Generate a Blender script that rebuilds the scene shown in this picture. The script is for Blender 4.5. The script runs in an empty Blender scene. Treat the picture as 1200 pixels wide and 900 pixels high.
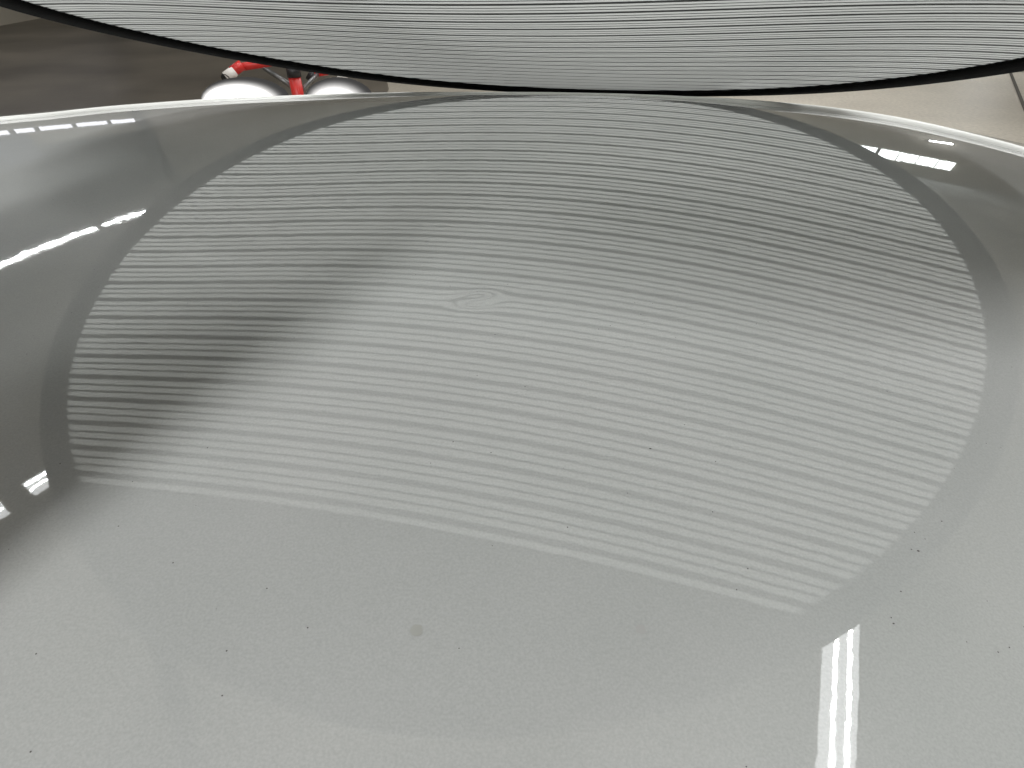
import bpy, bmesh, math, random
from mathutils import Vector, Matrix, noise

random.seed(7)
scene = bpy.context.scene
COL = scene.collection
R = math.radians

# ------------------------------------------------------------------ camera
FPX = 848.573                      # focal length in pixels of a 1200 px wide frame
cam_d = bpy.data.cameras.new('camera')
cam_d.sensor_width = 36.0
cam_d.lens = FPX * 36.0 / 1200.0
cam_d.clip_start = 0.01
cam_d.clip_end = 200.0
cam = bpy.data.objects.new('camera', cam_d)
cam.location = (0, 0, 1.25)
cam.rotation_euler = (R(90 - 32), 0, 0)
COL.objects.link(cam)
scene.camera = cam

# ------------------------------------------------------------------ world + view
w = bpy.data.worlds.new("World")
scene.world = w
w.use_nodes = True
w.node_tree.nodes['Background'].inputs[0].default_value = (0.55, 0.6, 0.6, 1)
w.node_tree.nodes['Background'].inputs[1].default_value = 0.0
scene.view_settings.view_transform = 'Standard'
scene.view_settings.look = 'None'
scene.view_settings.exposure = 0.0
scene.view_settings.gamma = 1.0
scene.render.engine = 'CYCLES'
scene.cycles.max_bounces = 8
scene.cycles.sample_clamp_indirect = 6.0
LIGHTS = [(-1.03, -1.76, -25, 'unseen slim slanting light panel behind the camera to the left'),
          (-2.75, -1.72, -53, 'added diagonal light panel behind the camera on its left, nearest of three'),
          (-4.75, -3.22, -53, 'added diagonal light panel behind the camera on its left, middle of three'),
          (-6.5, -4.7, -53, 'added diagonal light panel behind the camera on its left, farthest of three'),
          (2.4, -6.2, 4, 'unseen light far behind the camera, right of its line of sight'),
          (-0.7, 3.4, 4, 'added light ahead of the camera above the board, left one of two'),
          (1.0, 3.7, 4, 'added light ahead of the camera above the board, right one of two'),
          (2.6, 5.6, 4, 'added light over the pale floor just right of the panel'),
          (1.7, 6.8, 4, 'unseen light ahead of the camera and right of the red stand'),
          (3.4, 9.2, 4, 'unseen light over the pale floor farther to the right'),
          (10.0, 6.0, 4, 'unseen light nearest the right wall, over the pale floor'),
          (4.0, 11.8, 4, 'unseen light near the back wall between the window rows')]
PANEL_L = 13.0
ROW_L = 154.0
TUBE_L = 62.0
TROUGH_L = 3.4
ZC = 4.0                           # ceiling height
COOL = (0.985, 1.0, 1.0)

# ------------------------------------------------------------------ helpers
def new_mat(name):
    m = bpy.data.materials.new(name); m.use_nodes = True
    nt = m.node_tree
    return m, nt, nt.nodes['Principled BSDF']

def pmat(name, col, rough=0.5, metal=0.0, var=0.0, scale=8.0, bump=0.0, bscale=60.0, **kw):
    m, nt, b = new_mat(name)
    b.inputs['Base Color'].default_value = (*col, 1)
    b.inputs['Roughness'].default_value = rough
    b.inputs['Metallic'].default_value = metal
    for k, v in kw.items():
        b.inputs[k.replace('_', ' ')].default_value = v
    tc = nt.nodes.new('ShaderNodeTexCoord')
    if var:
        n = nt.nodes.new('ShaderNodeTexNoise'); n.inputs['Scale'].default_value = scale
        n.inputs['Detail'].default_value = 6
        nt.links.new(tc.outputs['Object'], n.inputs['Vector'])
        r = nt.nodes.new('ShaderNodeMapRange')
        r.inputs['From Min'].default_value = 0.3; r.inputs['From Max'].default_value = 0.7
        r.inputs['To Min'].default_value = 1 - var; r.inputs['To Max'].default_value = 1 + var
        nt.links.new(n.outputs['Fac'], r.inputs['Value'])
        mx = nt.nodes.new('ShaderNodeVectorMath'); mx.operation = 'SCALE'
        mx.inputs[0].default_value = col
        nt.links.new(r.outputs[0], mx.inputs['Scale'])
        nt.links.new(mx.outputs[0], b.inputs['Base Color'])
    if bump:
        n = nt.nodes.new('ShaderNodeTexNoise'); n.inputs['Scale'].default_value = bscale
        nt.links.new(tc.outputs['Object'], n.inputs['Vector'])
        bp = nt.nodes.new('ShaderNodeBump'); bp.inputs['Strength'].default_value = 1.0
        bp.inputs['Distance'].default_value = bump
        nt.links.new(n.outputs['Fac'], bp.inputs['Height'])
        nt.links.new(bp.outputs[0], b.inputs['Normal'])
    return m

def emit(name, col, s):
    m = bpy.data.materials.new(name); m.use_nodes = True
    nt = m.node_tree; nt.nodes.clear()
    o = nt.nodes.new('ShaderNodeOutputMaterial'); e = nt.nodes.new('ShaderNodeEmission')
    e.inputs[0].default_value = (*col, 1); e.inputs[1].default_value = s
    nt.links.new(e.outputs[0], o.inputs[0])
    return m

def mesh_obj(name, verts, faces, mat, parent=None, smooth=False, loc=(0, 0, 0)):
    me = bpy.data.meshes.new(name)
    me.from_pydata([tuple(v) for v in verts], [], faces)
    me.materials.append(mat)
    if smooth:
        me.polygons.foreach_set('use_smooth', [True] * len(me.polygons))
    me.update()
    o = bpy.data.objects.new(name, me)
    o.location = loc
    COL.objects.link(o)
    if parent: o.parent = parent
    return o

def bm_obj(name, bm, mat, parent=None, smooth=False):
    me = bpy.data.meshes.new(name)
    bmesh.ops.recalc_face_normals(bm, faces=bm.faces)
    bm.to_mesh(me); bm.free()
    me.materials.append(mat)
    if smooth:
        me.polygons.foreach_set('use_smooth', [True] * len(me.polygons))
    o = bpy.data.objects.new(name, me); COL.objects.link(o)
    if parent: o.parent = parent
    return o

def box(bm, c, s, rot=None, bev=0.0):
    m = Matrix.Translation(c)
    if rot is not None: m = m @ rot
    r = bmesh.ops.create_cube(bm, size=1.0, matrix=m @ Matrix.Diagonal((*s, 1)))
    if bev:
        es = set(e for v in r['verts'] for e in v.link_edges)
        bmesh.ops.bevel(bm, geom=list(es), offset=bev, segments=2, affect='EDGES', clamp_overlap=True)

def tube(bm, pts, rad, seg=12, cap=True):
    pts = [Vector(p) for p in pts]
    rads = rad if isinstance(rad, (list, tuple)) else [rad] * len(pts)
    rings = []; prev = None
    for i, p in enumerate(pts):
        t = (pts[min(i + 1, len(pts) - 1)] - pts[max(i - 1, 0)]).normalized()
        if prev is None:
            a = Vector((0, 0, 1)) if abs(t.z) < 0.9 else Vector((1, 0, 0))
            u = t.cross(a).normalized()
        else:
            u = (prev - t * prev.dot(t)).normalized()
        prev = u; v = t.cross(u)
        rings.append([bm.verts.new(p + (u * math.cos(k * 2 * math.pi / seg) + v * math.sin(k * 2 * math.pi / seg)) * rads[i]) for k in range(seg)])
    for a, b in zip(rings, rings[1:]):
        for k in range(seg):
            bm.faces.new((a[k], a[(k + 1) % seg], b[(k + 1) % seg], b[k]))
    if cap:
        bm.faces.new(rings[0][::-1]); bm.faces.new(rings[-1])

def empty(name, label, cat, loc=(0, 0, 0), rotz=0.0, group=None):
    o = bpy.data.objects.new(name, None); COL.objects.link(o)
    o.location = loc; o.rotation_euler = (0, 0, rotz)
    o['label'] = label; o['category'] = cat
    if group: o['group'] = group
    return o

def struct(o):
    o['kind'] = 'structure'; return o

# ------------------------------------------------------------------ fitted shapes
ROT = R(8.0)
CR, SR = math.cos(ROT), math.sin(ROT)
def to_world(x, y, z):
    return (x, y * CR - z * SR, y * SR + z * CR + 1.25)

HC = [-2.0571, 0.06435, -0.61339, -0.15244, -0.00679, -0.17053, -0.08062, 0.08383, -0.08841, -0.05355,
      0.00187, -0.02024, -0.06099, 0.03392, -0.04622, 0.00908, -0.02821, 0.04897, 0.03661, -0.00415, 0.00665]
EXPS = [(i, d - i) for d in range(6) for i in range(d, -1, -1)]
def poly(x, y):
    X = x / 0.35; Y = (y - 0.55) / 0.35
    z = zx = zy = 0.0
    for c, (i, j) in zip(HC, EXPS):
        z += c * X ** i * Y ** j
        if i: zx += c * i * X ** (i - 1) * Y ** j
        if j: zy += c * j * X ** i * Y ** (j - 1)
    return z * 0.1, zx * 0.1 / 0.35, zy * 0.1 / 0.35
def hood_z(x, y):
    cx = min(max(x, -0.60), 0.60); cy = max(y, 0.045)
    z, zx, zy = poly(cx, cy)
    dx, dy = x - cx, y - cy
    zy = max(min(zy, 0.05), -2)
    return z + zx * dx + zy * dy - 0.9 * dx * dx - 0.35 * dy * dy
DENT = (-0.014, 0.2715)            # fit-frame x, world y (converted below)

# ------------------------------------------------------------------ materials
def paint_material():
    m, nt, b = new_mat('light_grey_car_paint')
    L = nt.links
    tc = nt.nodes.new('ShaderNodeTexCoord')
    # colour: cool light grey with a hardly visible cloudiness and a few dust specks
    n1 = nt.nodes.new('ShaderNodeTexNoise'); n1.inputs['Scale'].default_value = 6; n1.inputs['Detail'].default_value = 4
    L.new(tc.outputs['Object'], n1.inputs['Vector'])
    r1 = nt.nodes.new('ShaderNodeValToRGB')
    r1.color_ramp.elements[0].position = 0.3; r1.color_ramp.elements[0].color = (0.418, 0.430, 0.418, 1)
    r1.color_ramp.elements[1].position = 0.7; r1.color_ramp.elements[1].color = (0.498, 0.500, 0.490, 1)
    L.new(n1.outputs['Fac'], r1.inputs[0])
    # fine flake grain of the paint
    fl = nt.nodes.new('ShaderNodeTexNoise'); fl.inputs['Scale'].default_value = 1500; fl.inputs['Detail'].default_value = 3
    L.new(tc.outputs['Object'], fl.inputs['Vector'])
    fm = nt.nodes.new('ShaderNodeMapRange'); fm.inputs['From Min'].default_value = 0.3; fm.inputs['From Max'].default_value = 0.7
    fm.inputs['To Min'].default_value = 0.925; fm.inputs['To Max'].default_value = 1.075
    L.new(fl.outputs['Fac'], fm.inputs['Value'])
    fs = nt.nodes.new('ShaderNodeVectorMath'); fs.operation = 'SCALE'
    L.new(r1.outputs[0], fs.inputs[0]); L.new(fm.outputs[0], fs.inputs['Scale'])
    # dust specks: sparse tiny dots
    vo = nt.nodes.new('ShaderNodeTexVoronoi'); vo.inputs['Scale'].default_value = 170.0
    L.new(tc.outputs['Object'], vo.inputs['Vector'])
    lt = nt.nodes.new('ShaderNodeMath'); lt.operation = 'LESS_THAN'; lt.inputs[1].default_value = 0.036
    L.new(vo.outputs['Distance'], lt.inputs[0])
    sx = nt.nodes.new('ShaderNodeSeparateColor'); L.new(vo.outputs['Color'], sx.inputs[0])
    gt = nt.nodes.new('ShaderNodeMath'); gt.operation = 'GREATER_THAN'; gt.inputs[1].default_value = 0.45
    L.new(sx.outputs[0], gt.inputs[0])
    mu = nt.nodes.new('ShaderNodeMath'); mu.operation = 'MULTIPLY'
    L.new(lt.outputs[0], mu.inputs[0]); L.new(gt.outputs[0], mu.inputs[1])
    mxs = nt.nodes.new('ShaderNodeMixRGB'); mxs.inputs[2].default_value = (0.09, 0.085, 0.08, 1)
    L.new(mu.outputs[0], mxs.inputs[0]); L.new(fs.outputs[0], mxs.inputs[1])
    L.new(mxs.outputs[0], b.inputs['Base Color'])
    # faint wiping haze in the clear coat
    hz = nt.nodes.new('ShaderNodeTexNoise'); hz.inputs['Scale'].default_value = 14; hz.inputs['Detail'].default_value = 8
    hz.inputs['Distortion'].default_value = 1.2
    L.new(tc.outputs['Object'], hz.inputs['Vector'])
    hr = nt.nodes.new('ShaderNodeMapRange'); hr.inputs['From Min'].default_value = 0.35; hr.inputs['From Max'].default_value = 0.75
    hr.inputs['To Min'].default_value = 0.012; hr.inputs['To Max'].default_value = 0.024
    L.new(hz.outputs['Fac'], hr.inputs['Value']); L.new(hr.outputs[0], b.inputs['Coat Roughness'])
    b.inputs['Roughness'].default_value = 0.55
    b.inputs['Specular IOR Level'].default_value = 0.2
    b.inputs['Coat Weight'].default_value = 1.0
    b.inputs['Coat Roughness'].default_value = 0.012
    b.inputs['Coat IOR'].default_value = COAT_IOR
    # orange peel: tiny tilt of the clear coat
    geo = nt.nodes.new('ShaderNodeNewGeometry')
    acc = None
    for sc, amp in ((330.0, 0.0034), (95.0, 0.0016), (900.0, 0.0022)):
        n = nt.nodes.new('ShaderNodeTexNoise'); n.inputs['Scale'].default_value = sc
        n.inputs['Detail'].default_value = 1.0
        L.new(tc.outputs['Object'], n.inputs['Vector'])
        s = nt.nodes.new('ShaderNodeVectorMath'); s.operation = 'SUBTRACT'
        s.inputs[1].default_value = (0.5, 0.5, 0.5)
        L.new(n.outputs['Color'], s.inputs[0])
        k = nt.nodes.new('ShaderNodeVectorMath'); k.operation = 'SCALE'; k.inputs['Scale'].default_value = amp
        L.new(s.outputs[0], k.inputs[0])
        if acc is None: acc = k
        else:
            a = nt.nodes.new('ShaderNodeVectorMath'); a.operation = 'ADD'
            L.new(acc.outputs[0], a.inputs[0]); L.new(k.outputs[0], a.inputs[1]); acc = a
    a = nt.nodes.new('ShaderNodeVectorMath'); a.operation = 'ADD'
    L.new(geo.outputs['Normal'], a.inputs[0]); L.new(acc.outputs[0], a.inputs[1])
    nn = nt.nodes.new('ShaderNodeVectorMath'); nn.operation = 'NORMALIZE'
    L.new(a.outputs[0], nn.inputs[0])
    L.new(nn.outputs[0], b.inputs['Coat Normal'])
    return m
COAT_IOR = 1.85
M_paint = paint_material()

def fabric_material():
    m = bpy.data.materials.new('white_translucent_fabric'); m.use_nodes = True
    nt = m.node_tree; nt.nodes.clear(); L = nt.links
    o = nt.nodes.new('ShaderNodeOutputMaterial')
    d = nt.nodes.new('ShaderNodeBsdfDiffuse'); d.inputs[0].default_value = (0.5, 0.51, 0.5, 1)
    t = nt.nodes.new('ShaderNodeBsdfTranslucent'); t.inputs[0].default_value = (0.95, 0.97, 0.94, 1)
    g = nt.nodes.new('ShaderNodeBsdfGlossy'); g.inputs['Roughness'].default_value = 0.2
    g.inputs[0].default_value = (0.38, 0.38, 0.37, 1)
    mx = nt.nodes.new('ShaderNodeMixShader'); mx.inputs[0].default_value = 0.62
    L.new(d.outputs[0], mx.inputs[1]); L.new(t.outputs[0], mx.inputs[2])
    f = nt.nodes.new('ShaderNodeFresnel'); f.inputs[0].default_value = 1.5
    m2 = nt.nodes.new('ShaderNodeMixShader')
    L.new(f.outputs[0], m2.inputs[0]); L.new(mx.outputs[0], m2.inputs[1]); L.new(g.outputs[0], m2.inputs[2])
    L.new(m2.outputs[0], o.inputs[0])
    return m
M_fabric = fabric_material()
M_print = pmat('black_printed_line', (0.012, 0.013, 0.012), 0.35, var=0.2, scale=40, Specular_IOR_Level=0.25)
M_bind = pmat('black_binding_tape', (0.005, 0.005, 0.005), 0.9, bump=0.0004, bscale=900, Specular_IOR_Level=0.1)
M_piping = pmat('pale_grey_piping', (0.62, 0.6, 0.56), 0.5)
M_white = pmat('white_plastic_label', (0.8, 0.8, 0.8), 0.4)
M_blackp = pmat('black_plastic', (0.02, 0.02, 0.022), 0.4)
M_red = pmat('red_powder_coat', (0.62, 0.03, 0.025), 0.35, var=0.08, scale=30)
M_foam = pmat('white_foam_pad', (0.78, 0.74, 0.7), 0.8, bump=0.002, bscale=120)
M_steel = pmat('grey_steel', (0.22, 0.22, 0.22), 0.4, metal=0.8)
M_house = pmat('white_light_housing', (0.8, 0.8, 0.78), 0.5)
M_trough = emit('lit_white_trough', COOL, TROUGH_L)
M_panel = emit('lit_white_panel', COOL, PANEL_L)
M_rowlens = emit('lit_slim_lens', COOL, ROW_L)
M_tube = emit('lit_fluorescent_tube', COOL, TUBE_L)

# floor
def floor_material():
    m, nt, b = new_mat('worn_concrete_floor'); L = nt.links
    tc = nt.nodes.new('ShaderNodeTexCoord')
    n = nt.nodes.new('ShaderNodeTexNoise'); n.inputs['Scale'].default_value = 0.55; n.inputs['Detail'].default_value = 7
    n.inputs['Roughness'].default_value = 0.55
    L.new(tc.outputs['Object'], n.inputs['Vector'])
    r = nt.nodes.new('ShaderNodeValToRGB')
    e = r.color_ramp.elements
    e[0].position = 0.32; e[0].color = (0.36, 0.32, 0.265, 1)
    e[1].position = 0.68; e[1].color = (0.60, 0.545, 0.46, 1)
    L.new(n.outputs['Fac'], r.inputs[0])
    n2 = nt.nodes.new('ShaderNodeTexNoise'); n2.inputs['Scale'].default_value = 35; n2.inputs['Detail'].default_value = 8
    L.new(tc.outputs['Object'], n2.inputs['Vector'])
    mx = nt.nodes.new('ShaderNodeMixRGB'); mx.blend_type = 'OVERLAY'; mx.inputs[0].default_value = 0.35
    L.new(r.outputs[0], mx.inputs[1]); L.new(n2.outputs['Fac'], mx.inputs[2])
    L.new(mx.outputs[0], b.inputs['Base Color'])
    r3 = nt.nodes.new('ShaderNodeMapRange'); r3.inputs['To Min'].default_value = 0.3; r3.inputs['To Max'].default_value = 0.6
    L.new(n.outputs['Fac'], r3.inputs['Value']); L.new(r3.outputs[0], b.inputs['Roughness'])
    bp = nt.nodes.new('ShaderNodeBump'); bp.inputs['Distance'].default_value = 0.003
    L.new(n2.outputs['Fac'], bp.inputs['Height']); L.new(bp.outputs[0], b.inputs['Normal'])
    return m
M_floor = floor_material()
M_floor_dark = pmat('dark_brown_floor', (0.155, 0.135, 0.112), 0.34, var=0.5, scale=0.7, bump=0.002, bscale=30)
M_wall = pmat('beige_painted_wall', (0.62, 0.58, 0.5), 0.7, var=0.05, scale=2, bump=0.002, bscale=30)
M_wall_dark = pmat('grey_metal_cladding', (0.11, 0.113, 0.11), 0.6, var=0.08, scale=2)
M_ceiling = pmat('grey_ceiling_deck', (0.56, 0.57, 0.56), 0.8, var=0.35, scale=0.9)

# ------------------------------------------------------------------ setting
def slab(name, x0, x1, y0, y1, z0, z1, mat):
    bm = bmesh.new(); box(bm, ((x0 + x1) / 2, (y0 + y1) / 2, (z0 + z1) / 2), (x1 - x0, y1 - y0, z1 - z0))
    return bm_obj(name, bm, mat)
XL, XR, YB, YF = -8.0, 14.0, -9.0, 16.0
ZT = 4.6                           # underside of the roof deck
struct(slab('floor', XL, XR, YB, YF, -0.2, 0.0, M_floor))
# darker brown floor area on the left, 4 mm proud
cb = [(-7.98, 2.0), (-0.9, 2.0), (-1.15, 7.2), (-1.6, 9.5), (-4.9, 14.5), (-7.98, 14.8)]
vs = [(x, y, 0.004) for x, y in cb] + [(x, y, 0.001) for x, y in cb]
nf = len(cb)
struct(mesh_obj('floor_dark_area', vs, [list(range(nf))] + [[k, k + nf, (k + 1) % nf + nf, (k + 1) % nf] for k in range(nf)], M_floor_dark))
struct(slab('ceiling', XL, XR, YB, YF, ZT, ZT + 0.2, M_ceiling))
struct(slab('wall_left', XL - 0.2, XL, YB, YF, 0, 3.0, M_wall))
struct(slab('wall_left_upper', XL - 0.2, XL + 0.04, YB, YF, 3.002, ZT - 0.002, M_wall_dark))
struct(slab('wall_right', XR, XR + 0.2, YB, YF, 0, ZT - 0.002, M_wall))
struct(slab('wall_back', XL, XR, YF, YF + 0.2, 0, ZT - 0.002, M_wall))
struct(slab('wall_behind', XL, XR, YB - 0.2, YB, 0, ZT - 0.002, M_wall))

def joint(name, x0, y0, x1, y1, w_, z):
    d = Vector((x1 - x0, y1 - y0, 0)).normalized(); n = Vector((-d.y, d.x, 0)) * w_ / 2
    a, b = Vector((x0, y0, z)), Vector((x1, y1, z))
    return struct(mesh_obj(name, [a - n, b - n, b + n, a + n], [[0, 1, 2, 3]], M_joint))
M_joint = pmat('dark_joint_filler', (0.07, 0.06, 0.05), 0.7)
joint('floor_joint', 3.0, 3.88, 8.6, 14.7, 0.03, 0.004)
joint('floor_joint', 3.99, 5.79, 13.9, 0.66, 0.03, 0.0045)
joint('floor_joint', -1.05, 7.5, 5.6, 15.8, 0.03, 0.005)
joint('floor_joint', 5.25, 8.22, 13.9, 3.74, 0.03, 0.0045)

# ------------------------------------------------------------------ ceiling lights
GL = 'twin tube ceiling lights over the car'
def make_light(length, width, label):
    t = empty('ceiling_light', label, 'ceiling light', group=GL)
    bm = bmesh.new(); box(bm, (0, 0, 0.05), (width + 0.02, length, 0.05), bev=0.008)
    bm_obj('housing', bm, M_house, t)
    mesh_obj('reflector', [(-width / 2, -length / 2 + .01, 0.022), (width / 2, -length / 2 + .01, 0.022), (width / 2, length / 2 - .01, 0.022), (-width / 2, length / 2 - .01, 0.022)], [[0, 3, 2, 1]], M_trough, t)
    for s in (-1, 1):
        bm = bmesh.new(); tube(bm, [(s * width * 0.19, -length / 2 + 0.03, 0), (s * width * 0.19, length / 2 - 0.03, 0)], 0.0105, 10)
        bm_obj('tube', bm, M_tube, t, True)
    for s in (-1, 1):
        bm = bmesh.new(); box(bm, (0, s * (length / 2 - 0.012), 0.005), (width, 0.02, 0.045), bev=0.004)
        bm_obj('end_cap', bm, M_house, t)
    return t
protos = {}
def light(x, y, ang, label, length=1.5, width=0.3, z=ZC, protos=protos):
    key = (length, width)
    if key not in protos:
        t = make_light(length, width, label); protos[key] = t
    else:
        s = protos[key]; t = s.copy(); COL.objects.link(t)
        for ch in s.children:
            c = ch.copy(); COL.objects.link(c); c.parent = t
    t['label'] = label
    t.location = (x, y, z); t.rotation_euler = (0, 0, R(ang))
    return t
# rotz: 0 = along y; ang from direction (dx,dy): -atan2(dx,dy)
def along(x0, y0, x1, y1, label, width, z=ZC):
    L_ = math.hypot(x1 - x0, y1 - y0)
    light((x0 + x1) / 2, (y0 + y1) / 2, -math.degrees(math.atan2(x1 - x0, y1 - y0)), label, round(L_, 2), width, z)
along(2.205, 1.62, 1.83, -0.75, 'tube light reflected as the white bar at the lower right of the panel', 0.235)
along(-5.73, 10.3, -6.17, 9.62, 'short end light of the streak reflected beside the left rim of the board', 0.17)
along(-6.2, 9.55, -7.45, 7.1, 'long light reflected as the thin white streak at the left edge', 0.17)
along(-2.55, 3.7, -3.25, 2.80, 'light reflected as the bright patch low beside the left rim', 0.26)
along(-3.33, 2.70, -4.2, 1.7, 'light reflected as the small patch cut by the left picture edge', 0.26)
panel_proto = {}
def panel_light(x, y, ang, label, row=False):
    if row not in panel_proto:
        t = empty('added_light_panel', label, 'ceiling light', group='unseen slim light panels behind the camera' if row else 'unseen wide light panels added over the hall')
        w_ = 0.075 if row else 0.225
        l_ = 0.75 if row else 1.2
        bm = bmesh.new(); box(bm, (0, 0, 0.05), (w_ * 2 + 0.05, l_ * 2 + 0.04, 0.06), bev=0.01); bm_obj('housing', bm, M_house, t)
        mesh_obj('lens', [(-w_, -l_, 0.016), (w_, -l_, 0.016), (w_, l_, 0.016), (-w_, l_, 0.016)], [[0, 3, 2, 1]], M_rowlens if row else M_panel, t)
        panel_proto[row] = t
    else:
        s = panel_proto[row]; t = s.copy(); COL.objects.link(t)
        for ch in s.children:
            c = ch.copy(); COL.objects.link(c); c.parent = t
    t['label'] = label; t.location = (x, y, ZC); t.rotation_euler = (0, 0, R(ang))
# unseen panels added to light the panel, the board and the floor
for x, y, a, lab in LIGHTS:
    panel_light(x, y, a, lab, 'slanting' in lab)

# lit window bands
def window_band(name, label, origin, ux, panes, z0, z1, glow):
    t = empty(name, label, 'window', origin)
    U = Vector(ux); N = Vector((-ux[1], ux[0], 0))
    def q(a, b, c, d, off): return [tuple(U * p + N * off + Vector((0, 0, z))) for p, z in ((a, c), (b, c), (b, d), (a, d))]
    p0, p1 = panes[0][0] - 0.04, panes[-1][1] + 0.04
    bm = bmesh.new()
    L_ = p1 - p0; rotm = Matrix.Rotation(math.atan2(ux[1], ux[0]), 4, 'Z')
    for z in (z0 - 0.025, z1 + 0.025):
        box(bm, U * ((p0 + p1) / 2) + Vector((0, 0, z)), (L_, 0.05, 0.05), rotm)
    bm_obj('window_frame', bm, M_house, t)
    for k, (a, b) in enumerate(panes):
        mesh_obj('pane', q(a, b, z0, z1, 0.0), [[0, 1, 2, 3]], glow, t)
    for k in range(len(panes) - 1):
        a, b = panes[k][1], panes[k + 1][0]
        bm = bmesh.new(); box(bm, U * ((a + b) / 2) + Vector((0, 0, (z0 + z1) / 2)), (b - a, 0.045, z1 - z0), rotm)
        bm_obj('mullion', bm, M_steel if b - a > 0.05 else M_house, t)
    return t
M_glow = emit('daylit_frosted_pane', (0.94, 1.0, 0.98), 5.0)
M_glow2 = emit('lit_lilac_pane', (0.93, 0.93, 1.0), 1.6)
window_band('window_band', 'row of bright panes high on the back wall, reflected at the upper right', (0, YF - 0.05, 0), (1, 0, 0),
            [(7.6, 8.35), (8.43, 8.9), (8.92, 9.4), (9.42, 9.9), (9.92, 10.35)], 3.25, 3.85, M_glow)
window_band('window_band', 'row of pale panes on the left wall, reflected along the upper left edge', (XL + 0.07, 0, 0), (0, 1, 0),
            [(10.9, 11.65), (11.78, 12.3), (12.42, 13.4), (13.52, 14.6), (14.72, 15.7)], 2.1, 2.38, M_glow2)
# cabinet on the left wall
t = empty('wall_cabinet', 'blue grey cabinet hung on the left wall over the pale window panes', 'cabinet', (XL + 0.16, 11.2, 2.85))
bm = bmesh.new(); box(bm, (0, 0, 0), (0.3, 1.0, 0.9), bev=0.01)
bm_obj('cabinet_body', bm, pmat('blue_grey_enamel', (0.07, 0.075, 0.1), 0.4, var=0.05), t)
bm = bmesh.new(); box(bm, (0.165, 0, -0.03), (0.02, 0.94, 0.8), bev=0.004)
bm_obj('cabinet_door', bm, pmat('light_blue_grey_enamel', (0.17, 0.18, 0.24), 0.4, var=0.05), t)
# down pipe in the far left corner
t = empty('drain_pipe', 'dark upright pipe in the far left corner of the hall', 'pipe', (XL + 0.12, 15.85, 0))
bm = bmesh.new(); tube(bm, [(0, 0, 0), (0, 0, ZT - 0.01)], 0.07, 14); bm_obj('pipe_body', bm, M_steel, t, True)
for z in (1.0, 2.4, 3.8):
    bm = bmesh.new(); tube(bm, [(0, 0, z), (0, 0, z + 0.06)], 0.085, 14)
    bm_obj('pipe_clip', bm, M_blackp, t)

# ------------------------------------------------------------------ car panel
def build_hood():
    dy_fit = DENT[1]
    # fit frame y of the dent: solved by a few steps
    yf = 0.27
    for _ in range(20):
        z = hood_z(DENT[0], yf); yw = yf * CR - z * SR
        yf += (dy_fit - yw)
    def lines(a, b, c, fine, coarse, grow=1.12):
        out = [c]; s = fine; p = c; k = 0
        while p < b:
            k += 1
            if k > 26: s = min(s * grow, coarse)
            p += s; out.append(p)
        s = fine; p = c; k = 0
        while p > a:
            k += 1
            if k > 26: s = min(s * grow, coarse)
            p -= s; out.append(p)
        return sorted(out)
    xs = lines(-0.78, 0.78, DENT[0], 0.0008, 0.006)
    ys = lines(-0.45, 1.02, yf, 0.0008, 0.006)
    nx, ny = len(xs), len(ys)
    verts = []
    for y in ys:
        for x in xs:
            z = hood_z(x, y)
            dx, dyy = x - DENT[0], y - yf
            # small ding: a tilted crater with a raised shoulder
            ca, sa = 0.94, 0.34
            r2 = ((dx * ca + dyy * sa) / 0.0085) ** 2 + ((dyy * ca - dx * sa) / 0.0056) ** 2
            z -= DENT_D * math.exp(-r2)
            verts.append(to_world(x, y, z))
    faces = [(j * nx + i, j * nx + i + 1, (j + 1) * nx + i + 1, (j + 1) * nx + i) for j in range(ny - 1) for i in range(nx - 1)]
    # border ring walking round the sheet, rolled over and down
    ring = [(0, i) for i in range(nx)] + [(j, nx - 1) for j in range(1, ny)] + [(ny - 1, i) for i in range(nx - 2, -1, -1)] + [(j, 0) for j in range(ny - 2, 0, -1)]
    prev = [j * nx + i for j, i in ring]
    base = [Vector(verts[k]) for k in prev]
    cen = Vector((0, 0.3, 0))
    for st in ((0.006, -0.004), (0.011, -0.012), (0.013, -0.03), (0.010, -0.10)):
        new = []
        for q, b in enumerate(base):
            j, i = ring[q]
            nxv = (-1 if i == 0 else 1 if i == nx - 1 else 0); nyv = (-1 if j == 0 else 1 if j == ny - 1 else 0)
            d = Vector((nxv, nyv, 0)).normalized()
            verts.append(tuple(b + d * st[0] + Vector((0, 0, st[1])))); new.append(len(verts) - 1)
        n = len(new)
        faces += [(prev[k], new[k], new[(k + 1) % n], prev[(k + 1) % n]) for k in range(n)]
        prev = new
    return mesh_obj('panel_skin', verts, faces, M_paint, None, True), yf
DENT_D = 0.00015
car = empty('car_panel', 'glossy light grey curved car body panel with a small dent, reflecting the striped board', 'car panel', (0, 0.3, 1.0))
skin, dent_yf = build_hood()
skin.parent = car; skin.matrix_parent_inverse = Matrix.Translation((0, -0.3, -1.0))

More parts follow.
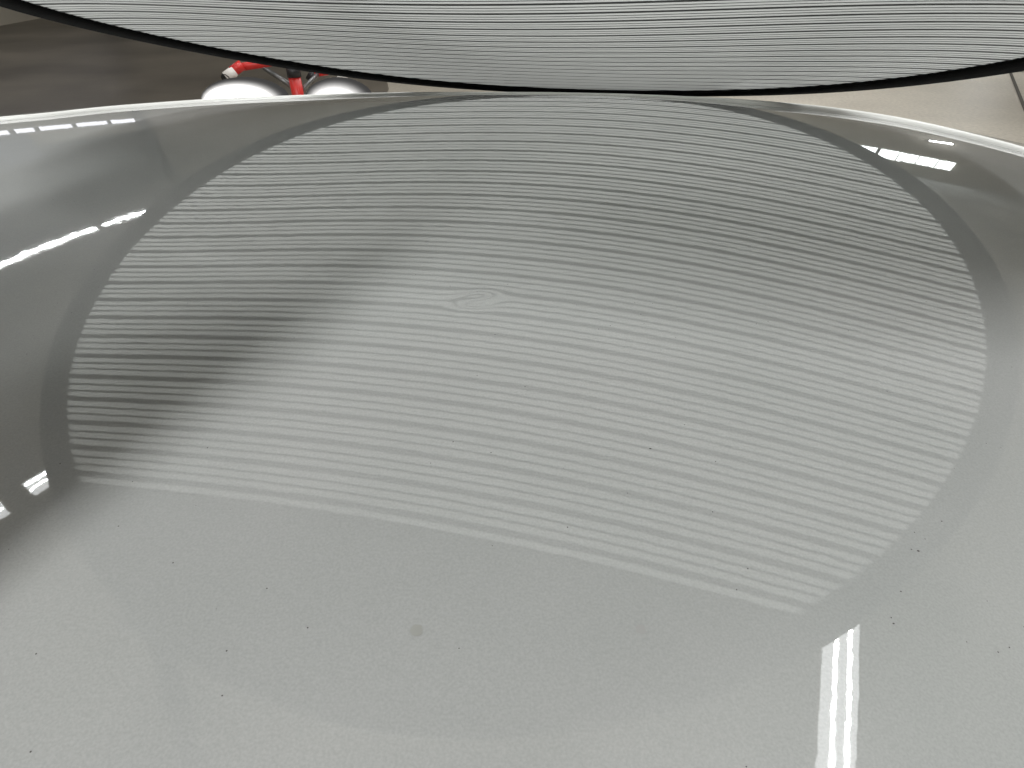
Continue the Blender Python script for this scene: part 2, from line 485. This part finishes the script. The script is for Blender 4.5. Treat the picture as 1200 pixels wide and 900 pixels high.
# marks on the paint
def on_hood_px(px, py):
    # the point of the panel seen at a pixel of the 1200 x 900 photograph
    X = (px - 600) / FPX; Y = -(py - 450) / FPX
    P = R(40); d = Vector((X, math.cos(P) + Y * math.sin(P), -math.sin(P) + Y * math.cos(P))).normalized()
    t = 0.1
    while t < 2 and (d * t).z > hood_z((d * t).x, (d * t).y): t += 0.004
    lo, hi = t - 0.004, t
    for _ in range(20):
        m_ = (lo + hi) / 2
        if (d * m_).z > hood_z((d * m_).x, (d * m_).y): lo = m_
        else: hi = m_
    p = d * hi
    return p.x, p.y
def blot(name, px, py, rad, mat, parent, squash=1.0, n=14, lift=0.00012):
    x0, y0 = on_hood_px(px, py); pts = []
    for k in range(n):
        a = 2 * math.pi * k / n; rr = rad * random.uniform(0.85, 1.12)
        x = x0 + math.cos(a) * rr; y = y0 + math.sin(a) * rr * squash
        wv = to_world(x, y, hood_z(x, y)); pts.append((wv[0], wv[1], wv[2] + lift))
    wv = to_world(x0, y0, hood_z(x0, y0)); pts.append((wv[0], wv[1], wv[2] + lift * 1.3))
    o = mesh_obj(name, pts, [(k, (k + 1) % n, n) for k in range(n)], mat, parent, True)
    o.matrix_parent_inverse = Matrix.Translation((0, -0.3, -1.0))
    return o

# ------------------------------------------------------------------ striped board
SC = 0.35
BP, BA, RO = 0.060439588, 3.66932764, 1.0620
BB = [-0.04964, 0.00443, -0.04943, 0.01379, 0.02214, 0.06279, -0.05179, 0.04068, 0.02161, 0.07732, 0.05178, -0.01861]
BE = [(2, 0), (1, 1), (0, 2), (3, 0), (2, 1), (1, 2), (0, 3), (4, 0), (3, 1), (2, 2), (1, 3), (0, 4)]
BC = Vector((0.000356, 0.488217, 1.207733))
BM = Matrix(((0.966683351, -0.250850386, -0.050964522), (-0.254527696, -0.920829028, -0.295448054), (0.027183647, 0.29857660, -0.953998461)))
def bend(u, v):
    return sum(b * u ** i * v ** j for b, (i, j) in zip(BB, BE))
def board_pt(u, v, off=0.0):
    # off in metres towards the printed underside
    return BM @ Vector((u, v, bend(u, v) + off / SC)) * SC       # relative to BC
board = empty('striped_reflector_disc', 'round white board with black lines and a black rim, leaning over the panel', 'reflector board', tuple(BC))

rings = 40; seg = 144
vs = [board_pt(0, 0)]; fs = []
for r in range(1, rings + 1):
    for k in range(seg):
        a = 2 * math.pi * k / seg; rr = r / rings * 1.01
        vs.append(board_pt(rr * math.cos(a), rr * math.sin(a)))
for k in range(seg): fs.append((0, 1 + k, 1 + (k + 1) % seg))
for r in range(rings - 1):
    for k in range(seg):
        a = 1 + r * seg + k; b = 1 + r * seg + (k + 1) % seg
        fs.append((a, a + seg, b + seg, b))
mesh_obj('fabric_face', vs, fs, M_fabric, board, True)

V_END = -1 + BP * (24.31 + BA)
def strip(name, v0, v1, parent, n=72, wob=0.0, seed=0.0):
    half = math.sqrt(max(0.0, 1.0 - min(v0 * v0, v1 * v1) if v0 * v1 > 0 else 1.0)) 
    vm = max(abs(v0), abs(v1)); half = math.sqrt(max(0, 1.004 - ((v0 + v1) / 2) ** 2))
    if half < 0.03: return
    vs = []; fs = []
    for k in range(n + 1):
        u = -half + 2 * half * k / n
        w0 = wob * noise.noise(Vector((u * 14, seed, 0))); w1 = wob * noise.noise(Vector((u * 14, seed, 5)))
        for v, wv in ((v0, w0), (v1, w1)):
            vs.append(board_pt(u, v + wv, 0.0005))
    for k in range(n):
        fs.append((2 * k, 2 * k + 2, 2 * k + 3, 2 * k + 1))
    mesh_obj(name, vs, fs, M_print, parent, True)
STR = []
for g in range(-5, 25):
    base = -1 + BP * (g + BA)
    # white lines are centred at .21 .50 .79 of each group, 0.18 wide; the black lines fill between them
    HW = 0.104
    for lo, hi in ((-0.21 + HW, 0.21 - HW), (0.21 + HW, 0.5 - HW), (0.5 + HW, 0.79 - HW)):
        a, b = base + BP * lo, base + BP * hi
        if g == 24 and lo > 0: continue
        if b > -0.998 and a < V_END: STR.append((max(a, -1.0), b))
for q, (a, b) in enumerate(STR):
    strip('black_line', a, b, board, wob=0.00035, seed=q * 3.7)
# plain black end beyond the last white line
vs = []; fs = []; n = 60; rows = 12
vend = -1 + BP * (24 + BA) + BP * (0.21 + 0.104)
for r in range(rows + 1):
    v = vend + (0.999 - vend) * r / rows; h = math.sqrt(max(1.004 - v * v, 0))
    for k in range(n + 1): vs.append(board_pt(-h + 2 * h * k / n, v, 0.0005))
for r in range(rows):
    for k in range(n):
        a = r * (n + 1) + k; fs.append((a, a + 1, a + n + 2, a + n + 1))
mesh_obj('black_end_panel', vs, fs, M_print, board, True)

# rim binding: rounded band from r = 1 to RO
prof = [(1.0, 0.0012), (1.0, -0.002), (1.012, -0.0035), (RO - 0.01, -0.0035), (RO, -0.002), (RO, 0.0022), (RO - 0.008, 0.0036), (1.018, 0.0038), (1.004, 0.0026)]
vs = []; fs = []; ns = 240
for k in range(ns):
    a = 2 * math.pi * k / ns
    for r, o_ in prof:
        jit = 1 + 0.0007 * noise.noise(Vector((math.cos(a) * 30, math.sin(a) * 30, r)))
        vs.append(board_pt(r * jit * math.cos(a), r * jit * math.sin(a), o_))
m_ = len(prof)
for k in range(ns):
    for j in range(m_):
        fs.append((k * m_ + j, k * m_ + (j + 1) % m_, ((k + 1) % ns) * m_ + (j + 1) % m_, ((k + 1) % ns) * m_ + j))
mesh_obj('rim_binding', vs, fs, M_bind, board, True)
# pale piping along the upper outside of the rim
bm = bmesh.new()
pts = [board_pt((RO + 0.004) * math.cos(2 * math.pi * k / 200), (RO + 0.004) * math.sin(2 * math.pi * k / 200), -0.0032) for k in range(200)]
rr = []
tube(bm, pts + [pts[0]], 0.0011, 6, cap=False)
bm_obj('piping', bm, M_piping, board, True)

# ------------------------------------------------------------------ red panel stand behind
def at_px(px, py, y):
    X = (px - 600) / FPX; Y = -(py - 450) / FPX; P = R(32)
    d = Vector((X, math.cos(P) + Y * math.sin(P), -math.sin(P) + Y * math.cos(P)))
    return Vector((0, 0, 1.25)) + d * (y / d.y)

SY = 3.6
t = empty('panel_stand', 'red tubular panel stand with pale foam tips behind the panel edge', 'panel stand', (-1.05, SY, 0))
def part_tube(name, pts, rad, mat, seg=12):
    bm = bmesh.new(); tube(bm, [Vector(p) - Vector((-1.05, SY, 0)) for p in pts], rad, seg)
    return bm_obj(name, bm, mat, t, True)
A = at_px(268, 88, SY); B = at_px(280, 79, SY); C_ = at_px(318, 73, SY + .1); D_ = at_px(345, 66, SY + .15)
part_tube('support_arm', [B, C_, D_], 0.018, M_red)
part_tube('support_arm', [at_px(284, 76, SY), at_px(272, 84, SY - .02)], 0.024, M_red)
part_tube('foam_tip', [at_px(275, 83, SY - .02), at_px(265, 91, SY - .04)], [0.024, 0.027], M_foam)
part_tube('arm_end', [at_px(266, 90.5, SY - .04), at_px(264.5, 92.5, SY - .05)], 0.024, M_blackp)
P0 = at_px(343, 78, SY + .1); P1 = at_px(345, 90, SY + .1); P2 = at_px(352, 125, SY + .1)
part_tube('joint', [P0, P1], 0.034, M_blackp)
part_tube('upright', [P1, P2, Vector((P2.x + .03, P2.y, 0.02))], [0.03, 0.028, 0.026], M_red)
part_tube('brace', [at_px(310, 80, SY + .2), at_px(342, 101, SY + .12)], 0.012, M_steel)
part_tube('brace', [at_px(375, 84, SY + .2), at_px(358, 101, SY + .12), at_px(352, 112, SY + .12)], 0.01, M_steel)
part_tube('joint', [at_px(362, 86, SY + .2), at_px(370, 92, SY + .2)], 0.03, M_blackp)
part_tube('support_arm', [at_px(366, 86, SY + .2), at_px(388, 82, SY + .2)], 0.02, M_red)
part_tube('foam_tip', [at_px(402, 80, SY), at_px(401, 92, SY), at_px(397, 104, SY)], [0.026, 0.024, 0.03], M_foam)
part_tube('support_arm', [at_px(400, 102.5, SY), at_px(417, 101.5, SY)], 0.02, M_red)
part_tube('foam_tip', [at_px(414, 101.7, SY), at_px(423, 102, SY)], [0.022, 0.016], M_foam)
for sx in (-1, 1):
    part_tube('leg', [Vector((-1.0, SY + .1, 0.5)), Vector((-1.0 + sx * 0.35, SY + .1 - .3, 0.02))], 0.02, M_red)
    part_tube('leg', [Vector((-1.0, SY + .1, 0.5)), Vector((-1.0 + sx * 0.35, SY + .1 + .3, 0.02))], 0.02, M_red)
# glowing domes added to imitate blown-out glare behind the panel edge
def glare_mat():
    m = bpy.data.materials.new('glare_glow'); m.use_nodes = True
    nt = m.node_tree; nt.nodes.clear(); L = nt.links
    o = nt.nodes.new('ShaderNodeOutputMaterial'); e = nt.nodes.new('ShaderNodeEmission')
    e.inputs[0].default_value = (1.0, 0.98, 0.96, 1); e.inputs[1].default_value = GLARE_L
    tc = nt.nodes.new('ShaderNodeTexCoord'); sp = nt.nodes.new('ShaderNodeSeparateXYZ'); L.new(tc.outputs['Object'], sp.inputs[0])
    mr = nt.nodes.new('ShaderNodeMapRange'); mr.interpolation_type = 'LINEAR'  # glow fades away from the front, imitating a soft halo
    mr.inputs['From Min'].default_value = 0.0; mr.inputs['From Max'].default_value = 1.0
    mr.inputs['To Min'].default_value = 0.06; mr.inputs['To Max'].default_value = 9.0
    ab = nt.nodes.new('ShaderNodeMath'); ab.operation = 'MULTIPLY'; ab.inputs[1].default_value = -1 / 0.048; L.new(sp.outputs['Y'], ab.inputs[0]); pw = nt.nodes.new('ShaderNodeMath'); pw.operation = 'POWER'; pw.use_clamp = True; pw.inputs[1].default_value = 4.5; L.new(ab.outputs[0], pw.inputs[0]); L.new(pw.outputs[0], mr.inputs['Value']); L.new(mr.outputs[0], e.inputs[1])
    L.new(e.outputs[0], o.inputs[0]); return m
GLARE_L = 9.0
M_glare = glare_mat()
for px, wpx, lab in ((288, 84, 'left one of two glowing domes added for the glare behind the panel edge'), (398, 66, 'right one of two glowing domes added for the glare behind the panel edge')):
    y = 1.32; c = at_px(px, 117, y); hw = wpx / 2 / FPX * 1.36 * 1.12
    t = empty('glare', lab, 'glare', tuple(c), group='glowing domes added for the glare behind the panel')
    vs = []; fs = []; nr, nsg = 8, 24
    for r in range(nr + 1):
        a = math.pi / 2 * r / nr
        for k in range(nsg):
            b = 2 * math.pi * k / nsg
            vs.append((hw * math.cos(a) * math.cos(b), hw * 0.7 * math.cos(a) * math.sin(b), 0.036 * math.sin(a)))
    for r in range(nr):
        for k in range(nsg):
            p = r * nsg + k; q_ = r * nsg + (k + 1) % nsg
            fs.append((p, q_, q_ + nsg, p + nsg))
    mesh_obj('glare_dome', vs, fs, M_glare, t, True)
    bm = bmesh.new(); tube(bm, [(0, 0, -0.03), (0, 0, -0.001)], [hw * 0.7, hw], 24); bm_obj('glow_base', bm, M_blackp, t)
    bm = bmesh.new(); tube(bm, [(0, 0, -c.z + 0.01), (0, 0, -0.03)], 0.012, 10); bm_obj('dome_pole', bm, M_steel, t, True)
    bm = bmesh.new(); tube(bm, [(0, 0, -c.z), (0, 0, -c.z + 0.015)], 0.13, 20); bm_obj('dome_foot', bm, M_steel, t)
M_spot = pmat('dried_water_spot', (0.39, 0.392, 0.365), 0.45, Coat_Weight=1.0, Coat_Roughness=0.06)
M_spot2 = pmat('faint_dried_spot', (0.40, 0.395, 0.385), 0.45, Coat_Weight=1.0, Coat_Roughness=0.06)
M_chip = pmat('dark_paint_chip', (0.06, 0.055, 0.05), 0.6)
blot('dried_spot', 488, 739, 0.0016, M_spot, car, 1.1)
blot('dried_spot', 751, 738, 0.0013, M_spot2, car)
for px, py, r_ in ((1076, 646, 0.0007), (1068, 644, 0.0004), (1084, 632, 0.0003), (1047, 731, 0.0005), (762, 526, 0.0006), (538, 760, 0.0003), (577, 640, 0.0003)):
    blot('paint_chip', px, py, r_ * 0.62, M_chip, car, 0.7, 8)

# small lit lamp on the back wall
t = empty('wall_lamp', 'small lit lamp on the back wall, reflected at the far right edge', 'wall lamp', (9.6, YF - 0.08, 1.68))
bm = bmesh.new(); box(bm, (0, 0.02, 0), (0.6, 0.06, 0.14), Matrix.Rotation(R(20), 4, 'Y'), bev=0.01); bm_obj('glow_base', bm, M_house, t)
bm = bmesh.new(); tube(bm, [(-0.26, -0.03, 0.09), (0.26, -0.03, -0.09)], 0.035, 10); bm_obj('lamp_tube', bm, M_tube, t, True)

# ------------------------------------------------------------------ pale bead added for the bright light band along the far edge
def px_ray(px, py):
    X = (px - 600) / FPX; Y = -(py - 450) / FPX; P = R(40)
    return Vector((X, math.cos(P) + Y * math.sin(P), -math.sin(P) + Y * math.cos(P))).normalized()
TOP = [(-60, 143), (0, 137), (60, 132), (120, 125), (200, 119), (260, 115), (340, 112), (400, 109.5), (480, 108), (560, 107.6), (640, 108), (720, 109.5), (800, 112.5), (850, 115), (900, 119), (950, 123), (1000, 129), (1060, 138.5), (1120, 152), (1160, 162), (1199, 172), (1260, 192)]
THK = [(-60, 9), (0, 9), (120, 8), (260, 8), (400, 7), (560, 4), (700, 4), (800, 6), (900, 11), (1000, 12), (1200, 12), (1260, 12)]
def interp(T, x):
    for (x0, y0), (x1, y1) in zip(T, T[1:]):
        if x0 <= x <= x1:
            return y0 + (y1 - y0) * (x - x0) / (x1 - x0)
    return T[-1][1]
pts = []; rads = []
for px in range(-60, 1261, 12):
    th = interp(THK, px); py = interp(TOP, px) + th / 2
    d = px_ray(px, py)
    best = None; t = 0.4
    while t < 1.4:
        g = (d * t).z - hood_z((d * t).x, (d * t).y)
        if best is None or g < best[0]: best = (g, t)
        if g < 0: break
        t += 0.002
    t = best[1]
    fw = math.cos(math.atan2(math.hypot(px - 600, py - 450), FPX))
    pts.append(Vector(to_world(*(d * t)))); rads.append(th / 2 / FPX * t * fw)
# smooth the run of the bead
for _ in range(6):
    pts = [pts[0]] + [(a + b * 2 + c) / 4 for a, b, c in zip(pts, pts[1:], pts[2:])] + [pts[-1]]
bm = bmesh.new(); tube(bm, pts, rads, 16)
M_edge = pmat('pale_edge_light', (0.84, 0.84, 0.81), 0.45, Coat_Weight=0.3, Coat_Roughness=0.25)  # paler than the panel, imitates the bright reflection along its edge
o = bm_obj('edge_light_bead', bm, M_edge, car, True); o.matrix_parent_inverse = Matrix.Translation((0, -0.3, -1.0))

# ------------------------------------------------------------------ unseen stand added to cast the shadow wedge on the panel
zb = Vector(to_world(-0.30, 0.0, hood_z(-0.30, 0.0)))
STX, STY, STZ = -0.338, -0.035, zb.z
t = empty('shadow_stand', 'unseen black stand added to throw the dark wedge onto the panel', 'stand', (STX, STY, STZ))
bm = bmesh.new(); tube(bm, [(0, 0, 0.002), (0, 0, 0.012), (0, 0, 0.03)], [0.075, 0.07, 0.03], 28); bm_obj('stand_foot', bm, M_blackp, t, True)
bm = bmesh.new(); box(bm, (0, 0, 0.37), (0.225, 0.07, 0.68), Matrix.Rotation(R(-24), 4, 'Z'), bev=0.012); bm_obj('shadow_box', bm, M_blackp, t)  # tall box sized and placed to block light from behind
near = BC + board_pt(-0.45, 0.935, 0.0)
end = near - Vector((STX, STY, STZ))
bm = bmesh.new(); tube(bm, [(0.02, 0, 0.70), (0.02, 0, 0.76), end * 0.5 + Vector((0.02, 0.02, 0.55)), end + Vector((0, 0, 0.02)), end], 0.009, 12); bm_obj('gooseneck', bm, M_bind, t, True)
bm = bmesh.new(); box(bm, end, (0.03, 0.03, 0.014), bev=0.003); bm_obj('clamp', bm, M_blackp, t)

print('built', len(STR), 'lines')
